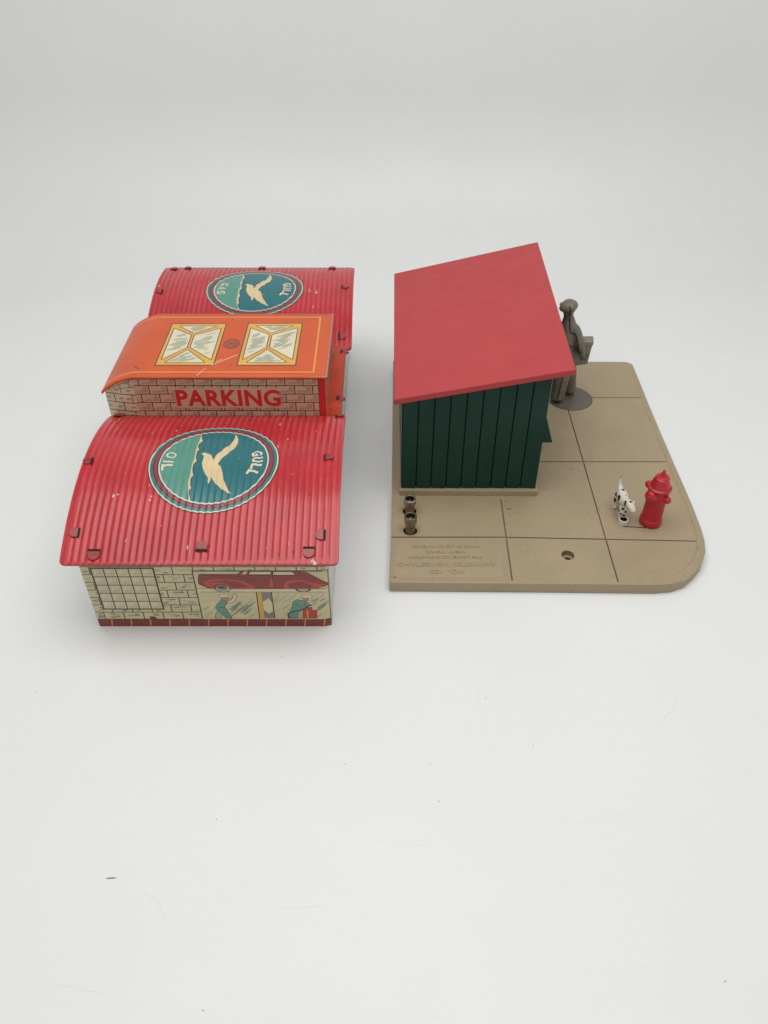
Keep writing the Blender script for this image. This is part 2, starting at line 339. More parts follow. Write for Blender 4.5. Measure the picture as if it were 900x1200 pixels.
def emblem(R, parent, xc, sc, rx, ry, word):
    inn = 0.815
    def cut(pts): return [(x * min(1, inn / max(1e-6, math.hypot(x, y))), y * min(1, inn / max(1e-6, math.hypot(x, y)))) for x, y in pts]
    C = lambda r: [ell(0, 0, r, r, 96)]
    land = [(-inn * math.cos(a), inn * math.sin(a)) for a in np.linspace(math.acos(0.42), -math.acos(0.42), 40)]
    sh = [(C(0.988), 'cream_w'), (C(0.968), 'teal_ring'), (C(0.918), 'black'), (C(0.905), 'ring_red'), (C(0.868), 'teal_dk'), (C(0.842), 'cream_w'), (C(0.818), 'teal'),
          ([cut(land + [(-0.30, -0.75), (-0.325, -0.42), (-0.325, -0.2), (-0.32, 0.1), (-0.31, 0.5), (-0.32, 0.74)])], 'sea'), ([cut(FOAM)], 'bird')]
    sh += [(l, 'black') for l in path(cut([(x + 0.008, y) for x, y in FOAM[9:]]), 0.012)]
    b = list(BIRD)
    sh += [(l, 'black') for l in path(b, 0.007, True)] + [([b], 'bird')]
    H = 0.175
    for ch, (x, y), a in zip('GULL', ((0.640, 0.205), (0.662, 0.055), (0.655, -0.095), (0.610, -0.235)), (-1.25, -1.48, -1.70, -1.95)):
        l, w = text_loops(ch, H * 1.12, 0.055); k = 0.135 / w; sh.append((place(l, x, y, a, k, 1), 'black'))
        l, w = text_loops(ch, H, 0.045); sh.append((place(l, x, y, a, k, 1), 'cream_w'))
    pos = ((-0.680, 0.165), (-0.700, 0.01), (-0.700, -0.115)) if word == 'OIL' else ((-0.640, 0.20), (-0.680, 0.03), (-0.680, -0.145))
    for ch, (x, y), a in zip(word, pos, (-1.92, -1.66, -1.50)):
        l, w = text_loops(ch, H * 1.12, 0.055); k = 0.055 / w if ch == 'I' else 0.16 / w; sh.append((place(l, x, y, a, k, 1), 'teal_ring'))
        l, w = text_loops(ch, H, 0.03); sh.append((place(l, x, y, a, k * (1 if ch != 'I' else .9), 1), 'cream_w'))
    for _ in range(9):                                       # small scrapes in the print
        a = random.uniform(0, 6.28); q = random.uniform(0, .9); sh.append(([streak(q * math.cos(a), q * math.sin(a), random.uniform(.02, .06), .008, random.uniform(1, 2))], 'cream_w'))
    k0 = math.ceil((xc - rx * .99 - R[1]) / (PER / 8)); grid = [((R[1] + k * PER / 8 - xc) / rx, y) for k in range(k0, k0 + int(2 * rx * .99 / (PER / 8))) for y in np.linspace(-0.97, 0.97, 56)]
    grid = [g for g in grid if g[0] ** 2 + g[1] ** 2 < 0.985]
    return printed('emblem', ell(0, 0, 1, 1, 120), sh, lambda x, y: roofpt(xc + x * rx, sc + y * ry, R, 0.0020), parent, 'black', grid, smooth=True, ml=0.03)
def tab(R, parent, x, s, ang, w=0.046, ln=0.036, plate=0.0075, shp='D'):
    """folded tongue of tin in its slot: flat side at (x, s), rounded end pointing along ang"""
    bm = bmesh.new(); c, sn = math.cos(ang), math.sin(ang)
    def P(a, b, h): return (lambda q: (q[0], q[1], q[2] + h))(flat(x + c * a - sn * b, s + sn * a + c * b, R))
    out = [(0, -w / 2), (ln * .45, -w / 2)] + [(ln * .45 + ln * .55 * math.cos(t), w / 2 * math.sin(t)) for t in np.linspace(-1.3, 1.3, 9)] + [(ln * .45, w / 2), (0, w / 2)]
    top = [bm.verts.new(P(a, b, plate + 0.002 * (a / ln))) for a, b in out]; bot = [bm.verts.new(P(a, b, -0.004)) for a, b in out]
    bm.faces.new(top)
    for i in range(len(out)):
        j = (i + 1) % len(out); bm.faces.new((top[i], top[j], bot[j], bot[i]))
    q = [(-0.009, -w * .53), (-0.0005, -w * .53), (-0.0005, w * .53), (-0.009, w * .53)]
    f = bm.faces.new([bm.verts.new(P(a, b, 0.0062)) for a, b in q]); f.material_index = 1
    return bevel(from_bm('tab', bm, ['red_dark', 'slot', 'bare'], parent), 0.002, 2)
def flat(x, s, R): return (x, R[0] + s, zr(s))
D90 = PI / 2
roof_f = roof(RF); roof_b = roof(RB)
emblem(RF, roof_f, -0.767, 0.494, 0.294, 0.277, 'OIL')
emblem(RB, roof_b, -0.80, 0.468, 0.302, 0.245, 'GAS')
for x, s, a, w in ((-1.323, .50, PI, .038), (-1.300, .130, PI, .040), (-1.22, .052, -D90, .050), (-.769, .060, D90, .048), (-.316, .062, -D90, .048), (-.264, .525, 0, .034), (-.256, .120, PI, .042), (-1.318, .925, D90, .045), (-.232, .93, 0, .036)):
    tab(RF, roof_f, x, s, a, w)
for x, s, a, w in ((-1.372, .44, PI, .036), (-.255, .485, 0, .026), (-.262, .085, 0, .042), (-1.355, .745, D90, .045), (-1.27, .765, D90, .04), (-.79, .765, D90, .045), (-.335, .765, D90, .045)):
    tab(RB, roof_b, x, s, a, w)

# --- walls -----------------------------------------------------------------
YF = 2.447; XL, XR = -1.312, -0.241
def brick_print(x0, x1, z0, z1, rh, bw, ztop, phase, skip, line_m='black', hatch=('green2', 'green'), brown=False):
    sh = []; r = 0; z = ztop
    while z > z0 - rh:
        zb = z - rh
        def ok(a, b, c, d): return not any(a < s[2] and c > s[0] and b < s[3] and d > s[1] for s in skip)
        xs = phase + (bw / 2 if r % 2 else 0); x = x0 - ((x0 - xs) % bw) - bw
        while x < x1:
            xa, xb = max(x, x0 + .002), min(x + bw, x1 - .002)
            if xb - xa > 0.012 and z > z0 and min(z, z1) - max(zb, z0) > .006:
                lo, hi = max(zb, z0 + .001), min(z, z1 - .001)
                if ok(xa, lo, xb, hi):
                    if brown:
                        if xb - xa > .03 and hi - lo > .03:
                            m = .008; sh.append(([[(xa + m, lo + m), (xb - m, lo + m), (xb - m, hi - m), (xb - m - .018 - random.random() * .008, hi - m), (xb - m - .022, lo + m + .012), (xa + m + .01, lo + m + .008)]], 'pbrick2'))
                            sh += [([streak(random.uniform(xa + .015, xb - .03), lo + .012 + random.random() * .01, .03, .004, random.uniform(-.1, .2))], 'pbrick2') for _ in range(2)]
                    elif xb - xa > .03 and hi - lo > .02:
                        for _ in range(random.choice((4, 5, 6))):
                            h = min(.004, (hi - lo) * .12)
                            sh.append(([streak(random.uniform(xa + .022, xb - .022), random.uniform(lo + .010, hi - .010), random.uniform(.02, .038), h * random.uniform(1.4, 2.6), random.uniform(-.1, .35))], random.choice(hatch)))
                    if xb < x1 - .003: sh.append(([line((xb, lo), (xb, hi), .0046)], line_m))
                    sh.append(([line((xa - (.001 if xa > x0 + .003 else 0), lo), (xb, lo), .0044)], line_m)) if lo > z0 + .002 else None
            x += bw
        z = zb; r += 1
    return sh
def clampshapes(sh, x0, y0, x1, y1, e=0.0008):
    return [([[(min(max(x, x0 + e), x1 - e), min(max(y, y0 + e), y1 - e)) for x, y in l] for l in loops], m) for loops, m in sh]
WIN = (-1.266, .1195, -.996, .378); PIC = (-.8298, .0565, -.2425, .3616)
ZT = .470
sh = brick_print(XL, XR, .051, ZT, .0482, .0895, .3867 + .0964, -1.005, [])
sh.append(([rect(XL, 0, XR, .0495)], 'band')); sh.append(([line((XL, .050), (XR, .050), .005)], 'black'))
for i in range(12):
    x = -1.250 + .0888 * i; sh.append(([line((x + .003, .046), (x - .003, .006), .0055)], 'yline'))
for x in (-1.055, -.452): sh.append(([ell(x, .058, .016, .011, 16, 0, 2 * PI)], 'brown'))
def fwy(x): return YF + .010 * max(0, (x + .27) / .03) ** 2 - .0012
fw = printed('front_wall', rect(XL, 0.0, XR, ZT), clampshapes(sh, XL, 0, XR, ZT), lambda x, z: (x, fwy(x) + .0012, z), G, 'stone',
             grid=[(x, z) for x in np.linspace(-.272, XR - .002, 10) for z in (.02, .12, .25, .36, .46)], ml=.03)
m = fw.modifiers.new('sheet', 'SOLIDIFY'); m.thickness = 0.006; m.offset = -1
# the big glazed window, printed
x0, z0, x1, z1 = WIN; sh = []
for i in range(5):
    for j in range(5):
        a, b = x0 + (x1 - x0) * i / 5, z0 + (z1 - z0) * j / 5; w, h = (x1 - x0) / 5, (z1 - z0) / 5
        sh.append(([[(a + .011, b + .010), (a + w - .010, b + .010), (a + w - .010, b + h - .011), (a + w - .013, b + h - .011), (a + w - .014, b + .014), (a + .011, b + .013)]], 'green2'))
        sh.append(([streak(a + w * .33, b + h * .6, .022, .006, 1.3)], 'cream_w')); sh.append(([streak(a + w * .5, b + h * .35, .024, .004, .2)], 'green2'))
for i in range(6):
    sh.append(([line((x0 + (x1 - x0) * i / 5, z0), (x0 + (x1 - x0) * i / 5, z1), .0075 if i in (0, 5) else .0048)], 'black'))
    sh.append(([line((x0, z0 + (z1 - z0) * i / 5), (x1, z0 + (z1 - z0) * i / 5), .0075 if i in (0, 5) else .0046)], 'black'))
e = .005
printed('window', rect(x0 - e, z0 - e, x1 + e, z1 + e), clampshapes(sh, x0 - e, z0 - e, x1 + e, z1 + e), lambda x, z: (x, fwy(x), z), fw, 'stone2')
# the garage bay picture, printed
CB = [(-0.8047, 0.3381), (-0.7958, 0.3428), (-0.6368, 0.3418), (-0.6181, 0.3585), (-0.5829, 0.3590), (-0.4869, 0.3590), (-0.3948, 0.3585), (-0.3361, 0.3538), (-0.2935, 0.3223), (-0.2478, 0.2835), (-0.2476, 0.2706), (-0.2857, 0.2609), (-0.2899, 0.2522), (-0.6739, 0.2517), (-0.7229, 0.2517), (-0.7713, 0.2555), (-0.7991, 0.2706), (-0.8123, 0.2824), (-0.8109, 0.3091)]
sh = []
for _ in range(75):
    zc = random.uniform(.075, .205); xc = random.uniform(-.81, -.26)
    sh.append(([streak(xc, zc, random.uniform(.03, .09), random.uniform(.003, .009), random.uniform(.65, .95))], random.choice(('green2', 'green2', 'green2', 'cream', 'green'))))
for _ in range(14): sh.append(([streak(random.uniform(-.68, -.60), random.uniform(.09, .15), random.uniform(.05, .10), .008, .75)], 'green'))
for _ in range(10): sh.append(([streak(random.uniform(-.31, -.26), random.uniform(.12, .19), random.uniform(.03, .06), .006, .75)], 'green'))
sh += [([rect(-.826, .232, -.246, .2485)], 'cream'), ([rect(-.815, .2285, -.27, .2325)], 'green'), ([rect(-.826, .3605, -.246, .3630)], 'black'), ([rect(-.822, .256, -.77, .266)], 'cream'), ([line((-.822, .2555), (-.77, .2555), .003)], 'black'), ([line((-.29, .253), (-.25, .253), .003)], 'black')]
sh += [([ell(-.711, .257, .039, .028, 30)], 'black'), ([ell(-.710, .2555, .034, .023, 30)], 'cream'), ([ell(-.713, .260, .022, .014, 24)], 'green'), ([ell(-.716, .263, .015, .006, 20)], 'black')]
sh += [([ell(-.357, .252, .036, .022, 30)], 'black'), ([ell(-.357, .248, .024, .015, 24)], 'green2')]
sh += [(l, 'black') for l in path(CB, .004, True)] + [([CB], 'car')]
sh += [([[(-0.7917, 0.2958), (-0.7523, 0.3101), (-0.6775, 0.3123), (-0.6194, 0.2995), (-0.5778, 0.2706), (-0.5663, 0.2544), (-0.6737, 0.2533), (-0.6791, 0.2706), (-0.7075, 0.2824), (-0.7378, 0.2797), (-0.7596, 0.2582), (-0.7841, 0.2706)]], 'car2'),
       ([[(-0.77, 0.2904), (-0.7386, 0.3011), (-0.6788, 0.3022), (-0.6282, 0.2888), (-0.5934, 0.2652), (-0.6242, 0.2582), (-0.6694, 0.2582), (-0.6817, 0.2797), (-0.7102, 0.2904), (-0.7483, 0.2851)]], 'car'),
       ([[(-.765, .2855), (-.735, .296), (-.70, .2975), (-.73, .290), (-.752, .282)]], 'car2'),
       ([[(-0.4405, 0.2744), (-0.4293, 0.2974), (-0.3912, 0.308), (-0.3541, 0.3059), (-0.3105, 0.2867), (-0.2548, 0.277), (-0.2898, 0.2544), (-0.3351, 0.2522), (-0.439, 0.2522)]], 'car2'),
       ([[(-0.4238, 0.2727), (-0.4074, 0.2904), (-0.3808, 0.2974), (-0.3512, 0.2931), (-0.3187, 0.2744), (-0.3043, 0.2636), (-0.3348, 0.2555), (-0.4176, 0.2555)]], 'car'),
       ([[(-.505, .262), (-.497, .31), (-.488, .318), (-.484, .262)]], 'car2'),
       ([[(-0.5778, 0.3564), (-0.491, 0.3564), (-0.4924, 0.3418), (-0.5849, 0.3418)]], 'cream'), ([[(-0.4763, 0.3559), (-0.3988, 0.3559), (-0.387, 0.3397), (-0.4807, 0.3397)]], 'cream'), ([[(-0.6189, 0.3428), (-0.6034, 0.3585), (-0.5897, 0.3585), (-0.6004, 0.3428)]], 'cream')]
for a, b in (((-.6, .3345), (-.36, .3345)), ((-.484, .335), (-.484, .256)), ((-.585, .3400), (-.49, .3400)), ((-.79, .338), (-.62, .329)), ((-.62, .329), (-.555, .30))): sh.append(([line(a, b, .0028)], 'black'))
sh += [([ell(-.711, .2545, .030, .019, 24)], 'green2'), ([ell(-.713, .259, .024, .014, 24)], 'grey'), ([ell(-.714, .261, .018, .006, 20)], 'black')]
sh += [([[(-0.5624, 0.228), (-0.5453, 0.228), (-0.5466, 0.058), (-0.5661, 0.058)]], 'yellow'), ([[(-0.5447, 0.228), (-0.5001, 0.228), (-0.4998, 0.058), (-0.5458, 0.058)]], 'grey'),
       ([[(-0.5437, 0.1674), (-0.5307, 0.1758), (-0.5159, 0.1908), (-0.508, 0.173), (-0.5012, 0.1646), (-0.5027, 0.1052), (-0.5249, 0.088), (-0.534, 0.1023), (-0.5427, 0.1121)]], 'cream'),
       ([line((-.5655, .228), (-.568, .058), .005)], 'black'), ([line((-.499, .228), (-.4985, .058), .0045)], 'black')]
def fig(pts, m, w=.0045):
    global sh
    sh += [(l, 'black') for l in path(pts, w, True)] + [([pts], m)]
fig([(-0.7522, 0.1052), (-0.7364, 0.0868), (-0.7446, 0.058), (-0.7708, 0.058), (-0.7638, 0.0851)], 'green2')
fig([(-0.7078, 0.1646), (-0.6872, 0.1758), (-0.6734, 0.1952), (-0.6736, 0.209), (-0.6627, 0.22), (-0.6593, 0.2107), (-0.653, 0.2063), (-0.6602, 0.1941), (-0.6666, 0.173), (-0.6891, 0.1607), (-0.7068, 0.1573)], 'cream')
fig([(-0.7271, 0.1775), (-0.7143, 0.173), (-0.7043, 0.1618), (-0.7198, 0.1308), (-0.7034, 0.0937), (-0.6947, 0.058), (-0.7212, 0.058), (-0.7353, 0.0868), (-0.7522, 0.1052), (-0.7579, 0.128), (-0.7483, 0.1534)], 'over_green')
fig([(-0.7236, 0.1952), (-0.6952, 0.1975), (-0.6944, 0.1853), (-0.7008, 0.1741), (-0.7178, 0.1752), (-0.7268, 0.1797)], 'face', .003)
fig([(-0.7329, 0.2052), (-0.726, 0.2146), (-0.7084, 0.2184), (-0.6957, 0.214), (-0.6904, 0.2052), (-0.695, 0.1986), (-0.7189, 0.1963), (-0.7301, 0.1975)], 'cream_w', .003)
sh.append(([line((-.74, .13), (-.72, .128), .003)], 'black'))
fig([(-0.3879, 0.0995), (-0.373, 0.1081), (-0.3782, 0.058), (-0.3958, 0.058)], 'green2')
fig([(-0.389, 0.1814), (-0.3683, 0.1775), (-0.3516, 0.1702), (-0.3355, 0.1517), (-0.3421, 0.1393), (-0.3628, 0.1155), (-0.3879, 0.0995), (-0.3976, 0.058), (-0.4364, 0.058), (-0.4215, 0.1052), (-0.4136, 0.1337), (-0.4072, 0.1674)], 'over_green')
fig([(-0.3615, 0.1941), (-0.337, 0.1908), (-0.3396, 0.1786), (-0.3459, 0.1702), (-0.3589, 0.1758)], 'face', .003)
fig([(-0.3686, 0.2019), (-0.3624, 0.209), (-0.3263, 0.2096), (-0.319, 0.2041), (-0.3254, 0.1925), (-0.3615, 0.1941)], 'cream_w', .003)
fig([(-0.3671, 0.1098), (-0.3551, 0.1166), (-0.3437, 0.1138), (-0.3052, 0.1109), (-0.306, 0.058), (-0.3688, 0.058)], 'can', .004)
fig([(-0.3484, 0.1308), (-0.3271, 0.1325), (-0.3251, 0.1138), (-0.3514, 0.1138)], 'can', .003)
sh += [([[(-0.3496, 0.1109), (-0.3431, 0.1109), (-0.345, 0.058), (-0.3512, 0.058)]], 'yellow'), ([line((-.372, .113), (-.374, .06), .005)], 'yellow')]
sh += [(l, 'black') for l in path([(-0.3244, 0.145), (-0.3421, 0.1393), (-0.3543, 0.128), (-0.3745, 0.1138), (-0.4061, 0.1041), (-0.4281, 0.0949), (-0.4369, 0.0822), (-0.4359, 0.0695), (-0.4289, 0.0602)], .0065)]
sh += [([line((-.40, .155), (-.375, .135), .0028)], 'black'), ([line((-.355, .16), (-.36, .145), .0028)], 'black')]
x0, z0, x1, z1 = PIC
for a, b in (((x0, z0), (x0, z1)), ((x1, z0), (x1, z1)), ((x0, z1), (x1, z1))): sh.append(([line(a, b, .0065)], 'black'))
printed('garage_bay_picture', rect(x0 - .003, z0 - .005, x1 + .0005, z1 + .003), clampshapes(sh, x0 - .003, z0 - .005, x1 + .0005, z1 + .003), lambda x, z: (x, fwy(x), z), fw, 'stone',
        grid=[(x, z) for x in np.linspace(-.272, -.243, 8) for z in (.07, .14, .2, .26, .3, .35)], ml=.03)
# side and back walls (end modules follow the roof curve, the middle is straight)
def side_profile():
    t = []
    for R, a, b in ((RF, YF + .02, 3.33), (RB, 4.22, 4.96)):
        t += [(y, zr(y - R[0]) - .016) for y in np.linspace(a, b, 14)]
    return t
SP = side_profile()
def sidewall(x, face):
    ol = [(SP[0][0], 0.0), (SP[-1][0], 0.0)] + SP[::-1]
    sh = [([line((SP[0][0] + .004, .05), (SP[-1][0] - .004, .05), .004)], 'green2')]
    o = printed('side_wall', ol, sh, lambda y, z: (x, y, z), G, 'side', flip=face < 0)
    m = o.modifiers.new('sheet', 'SOLIDIFY'); m.thickness = 0.006; m.offset = -1
    return o
sidewall(XR + .001, 1); sidewall(XL - .001, -1)
bm = bmesh.new(); box(bm, XL + .008, XR - .008, 4.955, 4.962, 0, .57); from_bm('back_wall', bm, ['stone'], G)
bm = bmesh.new(); box(bm, XL + .01, XR - .01, YF + .03, 4.95, .004, .010); from_bm('floor_plate', bm, ['red_dark'], G)
# flat deck between the two curved roofs, with its edge tabs
bm = bmesh.new(); box(bm, -1.335, -.216, 3.345, 4.045, .556, .566); box(bm, -.222, -.2165, 3.345, 4.045, .525, .556)
deck = bevel(from_bm('flat_deck', bm, ['orange_red'], G), .004)
for y in (3.98, 3.50):
    bm = bmesh.new(); lathe(bm, [(0, .006), (.013, .006), (.018, 0), (.013, -.006), (0, -.006)], (-.213, y, .562), (.5, .1, 1), 14)
    box(bm, -.245, -.232, y - .022, y + .016, .5662, .5672, 1); from_bm('tab', bm, ['red_dark', 'slot'], deck)

# --- penthouse with the PARKING sign ----------------------------------------
XA, XB = -1.212, -0.283; YP = 3.322; ZB, ZTp = .566, .794
sh = []
L1, wd = text_loops('PARKING', .096, .034, 1.06)
sgn = (-1.050, .617, -.490, .742)
sh += brick_print(XA, XB - .033, ZB - .01, ZTp, .0482, .0882, .798, -1.184, [], brown=True)
sh += [([rect(sgn[0] + .03, sgn[1] + .006, sgn[2] - .03, sgn[3] - .006)], 'pbrick')]
for i in range(6):
    x = -1.01 + .088 * i
    sh += [([line((x, .739), (x, .752), .004)], 'black'), ([line((x + .03, .608), (x + .03, .622), .004)], 'black')]
sh += [([line((-1.04, .7505), (-.50, .7505), .004)], 'black'), ([line((-1.02, .6065), (-.49, .6065), .004)], 'black')]
sh += [(place(L1, -.762, .6785, 0, .510 / wd, 1), 'sign_red')]
sh += [([rect(XB - .034, ZB, XB, ZTp)], 'sign_red'), ([line((XB - .035, ZB), (XB - .035, ZTp), .004)], 'brown')]
sw = printed('sign_wall', rect(XA, ZB, XB, ZTp), clampshapes(sh, XA, ZB, XB, ZTp), lambda x, z: (x, YP, z), G, 'pbrick')
m = sw.modifiers.new('sheet', 'SOLIDIFY'); m.thickness = 0.006; m.offset = -1
# rounded left end: canted brick piece, left wall, back wall, right wall
_f = np.linspace(0, 1, 60); _xs = 1.215 + .160 * (.55 * _f + .45 * np.sin(_f * PI / 2)); _zs = .791 - .086 * (.55 * _f + .45 * (1 - np.cos(_f * PI / 2)))
ztop = lambda x: float(np.interp(-x, _xs, _zs))
def cant(x): return YP + .007 + .03 * ((-1.212 - x) / .16) ** 1.5
ol = [(-1.372, .50), (-1.213, .50)] + [(x, ztop(x) - .004) for x in np.linspace(-1.213, -1.372, 10)]
sh = []
for i, z in enumerate((.545, .593, .6415, .690, .738, .780)):
    sh.append(([line((-1.371, z), (-1.214, z), .004)], 'black'))
    for x in ((-1.325, -1.235) if i % 2 else (-1.285,)):
        sh.append(([line((x, z - .048), (x, z), .004)], 'black'))
    for x in (-1.35, -1.30, -1.25): sh.append(([streak(x + random.uniform(-.01, .01), z - .024, .03, .012, .2)], 'pbrick2'))
for loops, _ in sh:
    for l in loops: l[:] = [(min(max(x, -1.3715), -1.2135), min(y, ztop(x) - .005)) for x, y in l]
o = printed('canted_wall', ol, sh, lambda x, z: (x, cant(max(-1.372, min(-1.212, x))), z), G, 'stone2', grid=[(x, z) for x in np.linspace(-1.36, -1.22, 8) for z in (.52, .6, .68)])
m = o.modifiers.new('sheet', 'SOLIDIFY'); m.thickness = 0.005; m.offset = -1
bm = bmesh.new(); box(bm, -1.372, -1.366, cant(-1.372) + .002, 3.955, .50, .702); box(bm, -1.365, XB - .012, 3.945, 3.951, .567, .705); box(bm, -1.20, XB - .012, 3.946, 3.950, .705, .79); from_bm('rear_wall', bm, ['stone2'], G)
ol = rect(3.342, ZB + .0005, 3.952, .790); sh = [([line((3.345, .675), (3.95, .675), .004)], 'black'), ([line((3.74, .57), (3.74, .79), .004)], 'black')]
printed('penthouse_side_wall', ol, sh, lambda y, z: (XB - .004, y, z), G, 'sidebrown')
# orange roof sheet: flat, then rolling down at the left
CX, RXc, RZc = -1.215, .160, .086
XE = -.272
def arc(u):
    if u >= CX: return (u, .800)
    f = min(1, (CX - u) / .195); t = f * PI / 2; k = .55      # rounded shoulder, then a nearly straight slope
    return (CX - RXc * (k * f + (1 - k) * math.sin(t)), .800 - RZc * (k * f + (1 - k) * (1 - math.cos(t))))
def pmap(u, y): a = arc(u); return (a[0], y, a[1])
UL = CX - .195; Y0p, Y1p = 3.316, 3.970; sh = []
for a, b in (((UL + .01, 3.364), (-.341, 3.364)), ((-.341, 3.364), (-.341, 3.930)), ((-.341, 3.930), (UL + .01, 3.930))): sh.append(([line(a, b, .0085)], 'yline'))
def skylight(x0, x1, y0, y1):
    s = [([rect(x0 - .006, y0 - .010, x1 + .006, y1 + .008)], 'brown'), ([rect(x0, y0, x1, y1)], 'yellow')]
    W, H = x1 - x0, y1 - y0; P = lambda u, v: (x0 + u * W, y0 + v * H)
    a, b = (.066, .058), (.934, .942); n1, n2 = (.46, .41), (.46, .72); g = .034
    panes = [[(a[0] + .09, a[1]), (b[0] - .10, a[1]), (n1[0], n1[1] - .060)], [(a[0] + .10, b[1]), (b[0] - .10, b[1]), (n2[0], n2[1] + .045)],
             [(a[0], a[1] + .07), (a[0], b[1] - .06), (n2[0] - g, n2[1] - .01), (n1[0] - g, n1[1] + .0)], [(b[0], a[1] + .07), (b[0], b[1] - .06), (n2[0] + g, n2[1] - .01), (n1[0] + g, n1[1] + .0)]]
    for p in panes:
        q = [P(*c) for c in p]; s += [(l, 'brown') for l in path(q, .010, True)] + [([q], 'cream_w')]
        qa = np.array(q)
        for _ in range(44):
            w = np.random.RandomState(random.randrange(10**6)).dirichlet([1.1] * len(q)); c = w @ qa
            if inside([[tuple(v) for v in (qa - qa.mean(0)) * .72 + qa.mean(0)]], c[None])[0]:
                st = streak(c[0], c[1], random.uniform(.03, .085), random.uniform(.006, .020), random.uniform(.35, .75))
                if inside([q], np.array(st)).all(): s.append(([st], random.choice(('sky_lt', 'sky_lt', 'green2', 'green2'))))
    return s
for sk in ((-1.118, -.838, 3.432, 3.852), (-.716, -.436, 3.432, 3.856)): sh += skylight(*sk)
mx_, my_ = -.776, 3.640                                       # the maker's round mark between the skylights
for r, m_ in ((.042, 'brown'), (.037, 'orange'), (.033, 'brown'), (.0285, 'orange'), (.024, 'brown'), (.020, 'orange')): sh.append(([ell(mx_, my_, r, r * 1.25, 28)], m_))
for s_ in (1, -1): sh.append(([line((mx_ - .016, my_ - .02 * s_), (mx_ + .016, my_ + .02 * s_), .007)], 'brown'))
for a in np.arange(0, 6.28, .45): sh.append(([line((mx_ + .0285 * math.cos(a), my_ + .036 * math.sin(a)), (mx_ + .034 * math.cos(a), my_ + .043 * math.sin(a)), .004)], 'brown'))
L2, w2 = text_loops('MAR', .014, .02); sh.append((place(L2, mx_, my_ + .002, 0, .03 / w2, 1), 'brown'))
for a, b, w in (((-.845, 3.428), (-.735, 3.528), .004), ((-.90, 3.33), (-.87, 3.40), .0025), ((-.83, 3.46), (-.80, 3.49), .003), ((-1.22, 3.42), (-1.19, 3.39), .006)): sh.append(([line(a, b, w)], 'cream_w' if w < .005 else 'brown'))
sh += [([rect(XE - .006, Y0p, XE, Y1p)], 'bare'), ([rect(-.36, Y0p, XE, Y0p + .006)], 'bare')]
pr = printed('penthouse_roof', rect(UL, Y0p, XE, Y1p), clampshapes(sh, UL, Y0p, XE, Y1p, .0003), pmap, G, 'orange',
             grid=[(u, y) for u in np.linspace(UL + .008, CX, 24) for y in np.linspace(3.33, 3.96, 40)], smooth=True, ml=.02)
m = pr.modifiers.new('sheet', 'SOLIDIFY'); m.thickness = 0.010; m.offset = -1
bm = bmesh.new()                                              # folded lip under the front edge
pts = [arc(u) for u in list(np.linspace(XE, CX, 2)) + list(np.linspace(CX - .01, UL, 12))]
a = [bm.verts.new((x, Y0p + .0005, z - .0095)) for x, z in pts]; b = [bm.verts.new((x, Y0p + .0020, z - .0125)) for x, z in pts]
for i in range(len(pts) - 1): bm.faces.new((a[i], a[i + 1], b[i + 1], b[i]))
from_bm('roof_lip', bm, ['red_dark'], pr)

# ================================================================== PLASTIC NEWSSTAND
K = empty('toy_newsstand', (0.85, 3.7, 0))
tag(K, 'tan plastic slab with a dark green kiosk under a slanting red roof', 'toy newsstand')
ZT0 = .065
right = [(1.666, 4.60), (1.655, 4.205), (1.648, 3.79), (1.645, 3.492), (1.643, 3.257), (1.634, 3.059)]
corner = [(1.625, 2.975), (1.604, 2.885), (1.562, 2.806), (1.51, 2.745), (1.45, 2.69), (1.381, 2.662), (1.30, 2.652)]
OUT = [(.031, 2.668), (.026, 2.676), (.061, 4.742), (.067, 4.75), (1.62, 4.742)] + [(1.62 + .052 * math.sin(t) * .95, 4.690 + .052 * math.cos(t)) for t in (.5, 1.0, 1.45)] + right + corner + [(.80, 2.660)]
OUT = OUT[::-1]                                               # counter-clockwise
feats = []                                                    # (loops, key, depth)
gw = .0075
for a, b in (((.027, 2.985), (.60, 2.985)), ((.60, 2.985), (1.572, 2.955)), ((.84, 3.617), (1.605, 3.617)), ((1.30, 4.284), (1.628, 4.284)), ((.626, 3.28), (.613, 2.682)), ((1.137, 4.16), (1.118, 2.672))):
    feats.append(([line(a, b, gw)], 'tan_dark', -.010))
feats.append(([ell(1.168, 4.278, .142, .142, 48)], 'hole', -.012))
feats.append(([line((1.235, 3.066), (1.345, 3.056), .008)], 'tan_dark', -.010))
for y in (3.034, 3.185): feats.append(([ell(.1345, y, .036, .036, 28)], 'hole', -.020))
feats.append(([ell(.910, 2.853, .032, .034, 28)], 'tan_dark', -.028))
rr = []
for cx, cy, t0 in ((.545, 2.725, -D90), (.555, 2.905, 0), (.09, 2.905, D90), (.08, 2.722, PI)):
    rr += [(cx + .03 * math.cos(t0 + t), cy + .03 * math.sin(t0 + t)) for t in (0, .5, 1.05, 1.57)]
feats.append(([rr], 'plate', .0012))
for s, y, h, w in (('MADE IN U.S. OF AMERICA', 2.912, .017, .34), ('NEW YORK', 2.874, .017, .20), ('THE LIONEL CORPORATION', 2.836, .018, .36), ('ANIMATED NEWSSTAND', 2.786, .027, .48), ('NO. 128', 2.736, .027, .17)):
    l, w0 = text_loops(s, h, .018, 1.08); feats.append((place(l, .306, y, PI, w / w0, 1), 'plate', .0045))
for x, y, ln, a in ((.66, 3.205, .03, .1), (.652, 3.265, .012, .4), (1.05, 3.55, .014, .9), (.05, 2.70, .02, .2)):
    feats.append(([streak(x, y, ln, .010, a)], 'dirt', 0.0))
